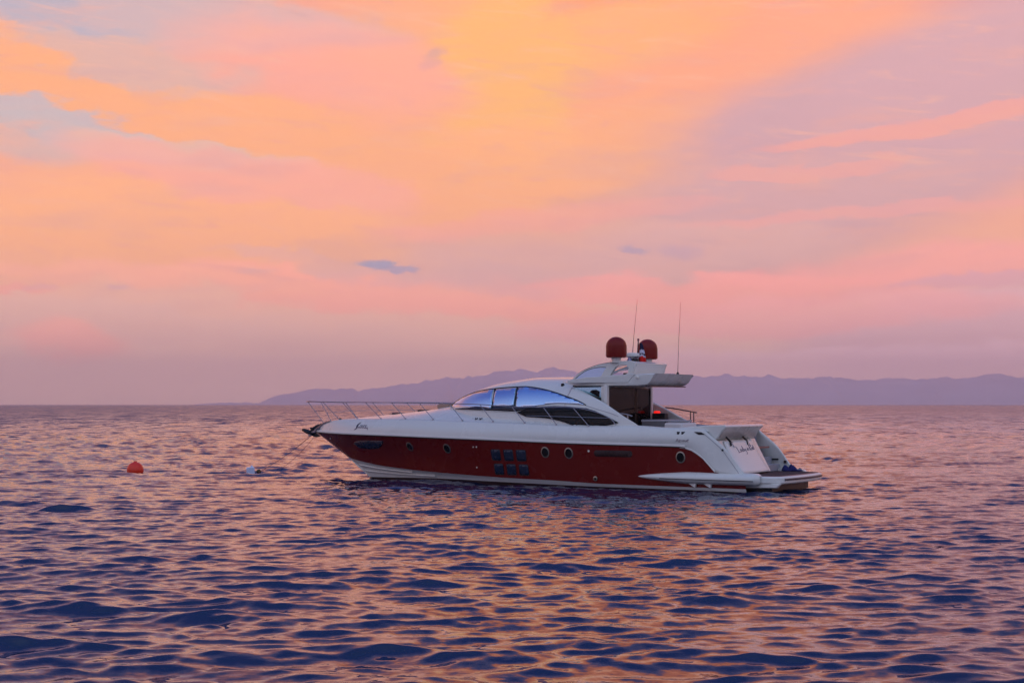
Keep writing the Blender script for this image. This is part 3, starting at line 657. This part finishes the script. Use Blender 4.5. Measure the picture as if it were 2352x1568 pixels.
glassy.append(on_side('window_sill', [(12.60, 2.80), (12.45, 2.735), (12.1, 2.695), (11.36, 2.675), (10.42, 2.662), (8.97, 2.617)], CAB, .02, .014, M['trim'], yacht))
glassy.append(on_side('window_mullion', [(10.36, 3.45), (10.12, 2.9), (10.12, 2.70)], CAB, .03, .032, M['dash'], yacht))
glassy.append(on_side('window_mullion', [(9.29, 3.50), (9.14, 3.16), (9.08, 2.86), (9.06, 2.66)], CAB, .03, .032, M['dash'], yacht))
for o in glassy: mirror_copy(o)
# roof step over the windows and the join of the side wing
sj = on_side('roof_seam', smooth_path([(6.96, 3.18), (6.9, 3.30), (6.92, 3.5)], 4), CAB, .0, .006, M['grey'], yacht)
w1 = on_side('wing_crease', smooth_path([(6.05, 2.86), (5.6, 2.74), (5.1, 2.62), (4.7, 2.50)], 4), CAB, .0, .010, M['grey'], yacht)
for s in (1, -1):
    p, n = side(CAB, 7.385, 3.592)
    lathe('navigation_light', [(0, -.06), (.055, -.06), (.065, 0), (.055, .06), (0, .07)], (p.x, s * (p.y + .02), p.z), M['black'], yacht, 14)

# ------------------------------------------------------------------ portholes, hull glazing, fittings
def disc_on(name, u, z, trees, r_in, r_out, depth, material, parent, sx=.86, out=.0):
    p, n = side(trees, u, z); t = Vector((1, 0, 0)); t = (t - n * t.dot(n)).normalized(); b = n.cross(t); N = 28
    rows = []
    for r, h in [(r_in, out), (r_in, depth + out), (r_out, depth * .7 + out), (r_out, -.01)] if r_in else [(0.0001, depth + out), (r_out, depth + out), (r_out, -.02)]:
        rows.append([p + n * h + (t * math.cos(2 * math.pi * k / N) * sx + b * math.sin(2 * math.pi * k / N)) * r for k in range(N)])
    return grid(name, rows, material, parent, closed=True)
for u, z in [(13.726, 1.315), (11.818, 1.284), (7.448, 1.226), (6.497, 1.210), (2.272, 1.138)]:
    for s in (1, -1):
        pg = disc_on('porthole', u, z, [T_hull], 0, .17, .004, M['blackglass'], yacht)
        disc_on('porthole_rim', u, z, [T_hull], .158, .198, .028, M['brass'], pg)
        if s < 0:
            for o in (pg, *pg.children): o.data.transform(Matrix.Scale(-1, 4, (0, 1, 0))); o.data.flip_normals()
def rrect(x0, x1, z0, z1, r, sh=0., n=3):
    out = []
    for cx, cz, a0 in [(x1 - r, z1 - r, 0), (x0 + r, z1 - r, 90), (x0 + r, z0 + r, 180), (x1 - r, z0 + r, 270)]:
        for k in range(n + 1):
            a = R(a0 + 90 * k / n); x, z = cx + r * math.cos(a), cz + r * math.sin(a); out.append((x + sh * (z - z0), z))
    return out
panes = []
for z0, z1, dx in [(.895, 1.292, 0), (.385, .775, -.045)]:
    for x0, x1 in [(9.37, 9.78), (8.81, 9.22), (8.26, 8.67)]:
        o = patch('hull_window', rrect(x0 + dx, x1 + dx, z0, z1, .05), [T_hull], .006, .006, M['hullglass'], yacht)
        f = on_side('hull_window_rim', (lambda L: L + L[:1])(rrect(x0 + dx, x1 + dx, z0, z1, .05)), [T_hull], .012, .009, M['black'], o)
        panes.append(o)
panes.append(patch('bow_vent', [(17.05, 1.36), (16.9, 1.44), (16.5, 1.50), (15.35, 1.52), (15.12, 1.50), (15.2, 1.40), (15.36, 1.30), (15.62, 1.19), (16.2, 1.17), (16.8, 1.20)], [T_hull], .005, .006, M['hullglass'], yacht))
panes.append(patch('engine_vent', rrect(4.04, 5.50, 1.11, 1.33, .09), [T_hull], .005, .006, M['anti'], yacht))
for o in panes: mirror_copy(o)
for k in range(9):
    on_side('vent_slat', [(5.38 - .155 * k, 1.13), (5.38 - .155 * k, 1.31)], [T_hull], .02, .010, M['anti'], yacht, 4)
for u, z, r in [(10.548, 1.363, .028), (10.401, 1.366, .028), (10.557, .615, .026), (18.56, 1.545, .03), (5.702, 1.295, .036)]:
    disc_on('hull_light', u, z, [T_hull], 0, r, .02, M['lampwhite'], yacht, 1.)
ex = disc_on('water_outlet', 5.512, .347, [T_hull], .05, .085, .04, M['brass'], yacht, 1.)
disc_on('outlet_hole', 5.505, .325, [T_hull], 0, .052, .012, M['black'], ex, 1.)
for P_ in ([(2.40, 1.985), (2.29, 1.985), (2.31, 1.905), (2.38, 1.905)], [(2.235, 1.985), (2.11, 1.985), (2.175, 1.905), (2.225, 1.905)], [(1.80, 1.985), (1.55, 1.98), (1.40, 1.90), (1.64, 1.895)]):
    mirror_copy(patch('side_air_inlet', P_, [T_up], .006, .006, M['black'], yacht, .05))
for u in (10.66, 10.47): on_side('cleat', [(u + .05, 2.375), (u, 2.33), (u - .05, 2.375)], [T_up, T_deck], .03, .018, M['darksteel'], yacht)
on_side('wing_seam', smooth_path([(1.42, 1.90), (1.14, 1.68), (.82, 1.40), (.50, 1.0), (.22, .64)], 5), [T_up], .0, .010, M['grey'], yacht, 5)
disc_on('wing_bolt', .80, 1.395, [T_up], 0, .035, .02, M['black'], yacht, 1.)

# ------------------------------------------------------------------ lettering: pen strokes laid on the skins
def script(name, strokes, fn, r, material, parent):
    bm = bmesh.new()
    for st_ in strokes:
        P_ = smooth_path(st_, 5) if len(st_) > 2 else st_
        tube_bm(bm, [fn(x, y) for x, y in P_], r, 5)
    me = bpy.data.meshes.new(name); bm.to_mesh(me); bm.free(); return link(name, me, material, parent)
def hull_pen(u0, z0, sx, sz):
    return lambda x, y: side([T_up], u0 - x * sx, z0 + y * sz, .006)[0]
# big swash of the bow emblem, two small rows of script after it
script('bow_emblem', [[(.12, 1.0), (.05, .86), (-.02, .62), (.0, .36), (.05, .28)], [(.10, .99), (.07, .80), (.03, .6), (.03, .4)]], hull_pen(16.56, 1.88, 1, .31), .016, M['navy'], yacht)
script('bow_name', [[(.0, .05), (.1, .45), (.16, .1), (.2, .4), (.26, .1), (.32, .4), (.38, .1), (.42, .42), (.5, .05), (.56, .4), (.6, .0), (.66, .3), (.7, -.3)],
                    [(.0, .0), (-.10, -.35), (.02, -.1)]], hull_pen(16.58, 1.97, 1, .16), .010, M['maroon'], yacht)
script('bow_script', [[(.0, .0), (.04, .8), (.1, .1), (.14, .7), (.2, .1), (.26, .8), (.32, .1), (.36, .7), (.42, .2)]], hull_pen(16.38, 2.04, 1, .09), .008, M['plum'], yacht)
# quarter script: "Azimut" in slanted pen letters
AZ = [[(.0, .0), (.16, 1.0), (.24, .0)], [(.05, .38), (.22, .40)], [(.30, .6), (.46, .6), (.28, .02), (.46, .04)], [(.56, .6), (.52, .02)], [(.60, .85), (.61, .86)],
      [(.64, .0), (.68, .58), (.72, .5), (.74, .05)], [(.74, .4), (.80, .6), (.84, .45), (.85, .0)], [(.92, .6), (.90, .1), (.98, .02), (1.04, .6), (1.04, .0)], [(1.16, .95), (1.12, .1), (1.2, .02)], [(1.08, .65), (1.24, .68)]]
script('quarter_script', AZ, hull_pen(2.41, 1.655, .37, .10), .0055, M['maroon'], yacht)
# "Lady in Red" across the garage door
def door_pen(x, y):
    v = 1.22 - x * .86; z = 1.30 + y * .17 + .03 * x
    h = T_gar.ray_cast(Vector((-3, v, z)), Vector((1, 0, 0)))
    return (h[0] if h[0] is not None else Vector((.8, v, z))) + Vector((-.05, 0, 0))
LADY = [[(-.06, 1.15), (.0, .7), (.04, .1), (.0, -.1), (.10, .0), (.22, .0)], [(.34, .48), (.26, .5), (.23, .25), (.27, .05), (.34, .2), (.35, .48), (.36, .05)],
        [(.54, .45), (.46, .5), (.42, .25), (.47, .03), (.54, .2), (.50, 1.05), (.56, .3), (.58, .05)], [(.63, .48), (.66, .15), (.74, .12), (.76, .48), (.78, 0), (.74, -.5), (.66, -.52)],
        [(.93, .48), (.94, .05)], [(.92, .74), (.93, .75)], [(1.0, .05), (1.01, .48), (1.08, .5), (1.12, .35), (1.13, .05)],
        [(1.28, .0), (1.26, .95), (1.40, .98), (1.43, .75), (1.28, .52), (1.42, .0)], [(1.5, .25), (1.58, .3), (1.56, .48), (1.49, .38), (1.50, .1), (1.58, .03)],
        [(1.74, .45), (1.66, .48), (1.64, .2), (1.70, .03), (1.75, .25), (1.73, 1.0), (1.78, .05)]]
script('transom_name', LADY, door_pen, .0095, M['plum'], yacht)

# ------------------------------------------------------------------ guard rails
feet = [(18.97, .26, 2.10), (17.95, .62, 2.29), (16.81, .96, 2.34), (15.38, 1.36, 2.35), (14.02, 1.66, 2.36), (12.61, 1.89, 2.35), (11.19, 2.07, 2.32), (9.80, 2.19, 2.29), (8.40, 2.30, 2.25), (7.08, 2.35, 2.20), (5.78, 2.38, 2.16)]
tops = [(19.71, .42, 3.01), (18.70, .74, 3.00), (17.52, 1.0, 2.98), (16.12, 1.38, 2.985), (14.66, 1.68, 2.97), (13.22, 1.90, 2.95), (11.75, 2.10, 2.93), (10.36, 2.2, 2.90), (8.95, 2.29, 2.82), (7.63, 2.32, 2.80), (6.43, 2.33, 2.79)]
for s in (1, -1):
    F_ = [(a, s * b, c) for a, b, c in feet]; T_ = [(a, s * b, c) for a, b, c in tops]
    for f, t in zip(F_, T_):
        p = tube('stanchion', [f, t], .0145, M['steel'], yacht, 8)
        lathe('stanchion_foot', [(.032, -.02), (.032, .012), (.018, .03)], f, M['steel'], p, 10)
    front = [(19.95, 0, 3.03), (19.88, s * .26, 3.02)]
    tube('top_rail', smooth_path(front + T_ + [(5.6, s * 2.35, 2.66), (4.97, s * 2.36, 2.43), (4.74, s * 2.36, 2.20)], 4), .0165, M['steel'], yacht, 8)
    md = [tuple(np.array(f) * .5 + np.array(t) * .5) for f, t in zip(F_, T_)]
    if s < 0: tube('mid_rail', md, .010, M['steel'], yacht, 6)
    else: tube('mid_rail', smooth_path([(8.34, 2.31, 2.50), (6.8, 2.35, 2.47), (4.97, 2.36, 2.43)], 4), .010, M['steel'], yacht, 6)
tube('bow_rail_bar', [(19.45, -.33, 2.62), (19.5, 0, 2.63), (19.45, .33, 2.62)], .012, M['steel'], yacht, 6)
tube('side_grab_rail', [(4.63, 2.2, 2.59), (4.40, 2.2, 2.56), (4.18, 2.2, 2.50)], .022, M['steel'], yacht)
tube('grab_rail_post', [(4.36, 2.2, 2.54), (4.33, 2.24, 2.26)], .018, M['steel'], yacht)
# foredeck fittings
box('deck_hatch', (15.1, -.28, 2.50), (15.65, .28, 2.575), M['blackglass'], yacht, .02)
box('deck_hatch', (14.0, -.25, 2.62), (14.45, .25, 2.70), M['blackglass'], yacht, .02)
box('foredeck_pad', (12.95, -1.3, 2.70), (13.7, -.1, 2.95), M['tan'], yacht, .05)
box('foredeck_pad', (15.9, -.75, 2.42), (16.25, -.35, 2.53), M['tan'], yacht, .03)
box('foredeck_pad', (12.9, .05, 2.72), (13.4, .45, 2.90), M['tan'], yacht, .03)
lathe('windlass', [(0, 0), (.09, 0), (.09, .03), (.05, .06), (.05, .11), (.08, .14), (0, .15)], (18.39, 0, 2.20), M['black'], yacht, 14)
# anchor on its roller
roller = prism('bow_roller', [(19.95, 1.60), (19.82, 1.64), (19.05, 2.14), (18.95, 2.22), (19.05, 2.235), (19.5, 1.97), (19.97, 1.66)], 'v', -.09, .09, M['steel'], yacht, .01)
bow_edge = tube('bow_edge_trim', smooth_path([(19.60, .03, 1.80), (19.38, .20, 1.93), (19.08, .28, 2.11), (18.85, .36, 2.18), (18.5, .50, 2.24)], 4), .028, M['steel'], yacht)
shank = prism('anchor_shank', [(19.2, 2.05), (19.3, 2.14), (19.62, 2.06), (19.86, 1.90), (20.0, 1.72), (19.88, 1.66), (19.68, 1.84)], 'v', -.035, .035, M['anchor'], yacht, .01)
for s in (1, -1):
    rows = []
    for k in range(9):
        q = k / 8; u = 19.72 + .60 * q; w = .20 * math.sin(math.pi * min(.97, q * .8 + .16)); z = 1.66 + .20 * q ** 1.5
        rows.append([(u, 0, z - .02), (u - .02, s * w * .5, z + .02 + .02 * q), (u - .05, s * w, z + .10 * (1 - q * .3))])
    grid('anchor_fluke', rows, M['anchor'], shank, thick=.03)
tube('anchor_stock', [(19.78, -.12, 1.93), (19.80, 0, 1.92), (19.78, .12, 1.93)], .05, M['anchor'], shank)
stem = prism('stem_plate', [(19.60, 1.74), (19.74, 1.60), (19.58, 1.57), (19.40, 1.62)], 'v', -.06, .06, M['black'], yacht, .01)

# ------------------------------------------------------------------ things on board that are not the yacht
def world(p): return yacht.matrix_world @ Vector(p)
def cloth(name, w, h, nx, nz, fold, sag, colors, at, yaw, label, cat, group=None):
    """hanging limp flag: narrow folds gather along the hoist; colors: list of (upper bound 0..1 along the fly, material)"""
    vs, fs, mi = [], [], []
    for j in range(nz + 1):
        q = j / nz
        for i in range(nx + 1):
            a = i / nx; spread = .35 + .65 * q ** .7
            x = a * w * spread; y = fold * math.sin(a * 9 + q * 2.2) * (.5 + q); z = -h * q * (1 - .08 * math.sin(a * 5)) - sag * a * spread
            vs.append((x, y, z))
    for j in range(nz):
        for i in range(nx):
            fs.append((j * (nx + 1) + i, j * (nx + 1) + i + 1, (j + 1) * (nx + 1) + i + 1, (j + 1) * (nx + 1) + i))
            t = colors[0]((i + .5) / nx, (j + .5) / nz); mi.append(t)
    me = bpy.data.meshes.new(name); me.from_pydata(vs, [], fs)
    for m in colors[1]: me.materials.append(m)
    me.polygons.foreach_set('material_index', mi)
    o = link(name, me); s = o.modifiers.new('s', 'SOLIDIFY'); s.thickness = .006
    o.location = world(at); o.rotation_euler = (0, 0, yaw); tag(o, label, cat, group); return o
FM = [mat('flag_navy', (22, 24, 60), .8), mat('flag_white', (214, 210, 226), .8), mat('flag_red', (226, 26, 12), .8), mat('flag_blue', (60, 78, 168), .8)]
def f1(a, q):
    t = q + .10 * a; return 0 if t < .38 else 1 if t < .56 else 0 if t < .62 else 1 if t < .72 else 2
cloth('flag', .26, .74, 10, 24, .03, .06, (f1, FM[:3]), (5.0, -.05, 5.12), 0.1, "limp flag in dark blue, white and red hanging from the mast before the right radome", "flag")
cloth('flag', .24, .46, 10, 18, .035, .04, (lambda a, q: 1 if int((a * 1.2 + q) * 6) % 2 == 0 else 0, [FM[3], FM[1]]), (5.32, .25, 4.60), 0.0, "small blue and white striped flag hanging limp between the radomes", "flag")
def towel():
    vs, fs = [], []; n = 22; rr = random.Random(3)
    for j in range(13):
        for i in range(n + 1):
            a, b = i / n * 2 - 1, j / 12 * 2 - 1
            e = max(0, 1 - a * a) ** .5 * max(0, 1 - b * b) ** .5
            z = e * (.10 + .07 * math.sin(a * 7 + 1) + .05 * math.sin(b * 8 + a * 4)) * (1.5 if a < 0 else .9)
            vs.append((a * .34, b * .18, max(0, z)))
    for j in range(12):
        for i in range(n): fs.append((j * (n + 1) + i, j * (n + 1) + i + 1, (j + 1) * (n + 1) + i + 1, (j + 1) * (n + 1) + i))
    me = bpy.data.meshes.new('towel'); me.from_pydata(vs, [], fs)
    o = link('towel', me, mat('blue_cloth', (22, 28, 92), .9, bump=.6, bscale=18)); s = o.modifiers.new('s', 'SOLIDIFY'); s.thickness = .02; s.offset = 1
    o.location = world((.02, -2.0, .565)); o.rotation_euler = (0, 0, 0); tag(o, "crumpled dark blue towel lying on the far corner of the bathing platform", "towel")
towel()

# ------------------------------------------------------------------ buoy, float and mooring lines
bx, by = -16.14, 65.44
b_root = bpy.data.objects.new('mooring_buoy', None); COL.objects.link(b_root); b_root.location = (bx, by, 0)
tag(b_root, "round orange-red mooring buoy floating on the water left of the bow", "buoy")
M['buoy'] = mat('orange_red_buoy', (236, 52, 20), .38, var=.1, vscale=4)
prof = [(.355 * math.cos(a), .09 + .355 * math.sin(a)) for a in np.linspace(-math.pi / 2 + .001, math.pi / 2 - .18, 22)]
lathe('float_ball', [(r, z) for r, z in prof], (0, 0, 0), M['buoy'], b_root, 36)
lathe('buoy_cap', [(.075, -.01), (.07, .025), (.045, .035), (0, .037)], (0, 0, .438), M['buoy'], b_root, 16)
tube('buoy_ring', [(.05 * math.cos(a), 0, .475 + .03 * math.sin(a)) for a in np.linspace(0, math.pi, 9)], .009, M['darksteel'], b_root, 6)
jx, jy = -11.05, 64.6
j_root = bpy.data.objects.new('line_float', None); COL.objects.link(j_root); j_root.location = (jx, jy, 0); j_root.rotation_euler = (0, R(-4), R(15))
tag(j_root, "small pale white plastic float on the mooring line between buoy and bow", "float")
M['jug'] = mat('pale_plastic', (206, 214, 236), .4)
prism('float_body', rrect(-.17, .17, -.14, .26, .05), 'v', -.12, .12, M['jug'], j_root, .03)
lathe('float_neck', [(.05, 0), (.05, .05), (.03, .07), (0, .07)], (.06, 0, .255), M['jug'], j_root, 12)
kn = lathe('line_knot', [(0, -.06), (.08, -.04), (.11, .02), (.07, .09), (0, .11)], (.34, 0, .03), mat('weedy_rope', (74, 66, 36), .9, bump=.8, bscale=25), j_root, 12)
def rope(name, a, b, sag, r, label):
    a, b = Vector(a), Vector(b); P_ = [a.lerp(b, q) + Vector((0, 0, -sag * 4 * q * (1 - q))) for q in np.linspace(0, 1, 30)]
    o = tube(name, P_, r, M['rope'], None, 6); tag(o, label, "rope"); return o
M['rope'] = mat('mooring_rope', (150, 104, 100), .9)
bowp = world((19.75, 0, 1.72))
rope('mooring_rope', (jx + .35, jy, .05), bowp, .10, .010, "taut brown mooring line rising from the white float to the bow roller")
rope('mooring_rope', (jx + .95, jy + .1, .0), world((19.6, .12, 1.60)), .16, .007, "thinner slack line running below the taut one towards the bow")
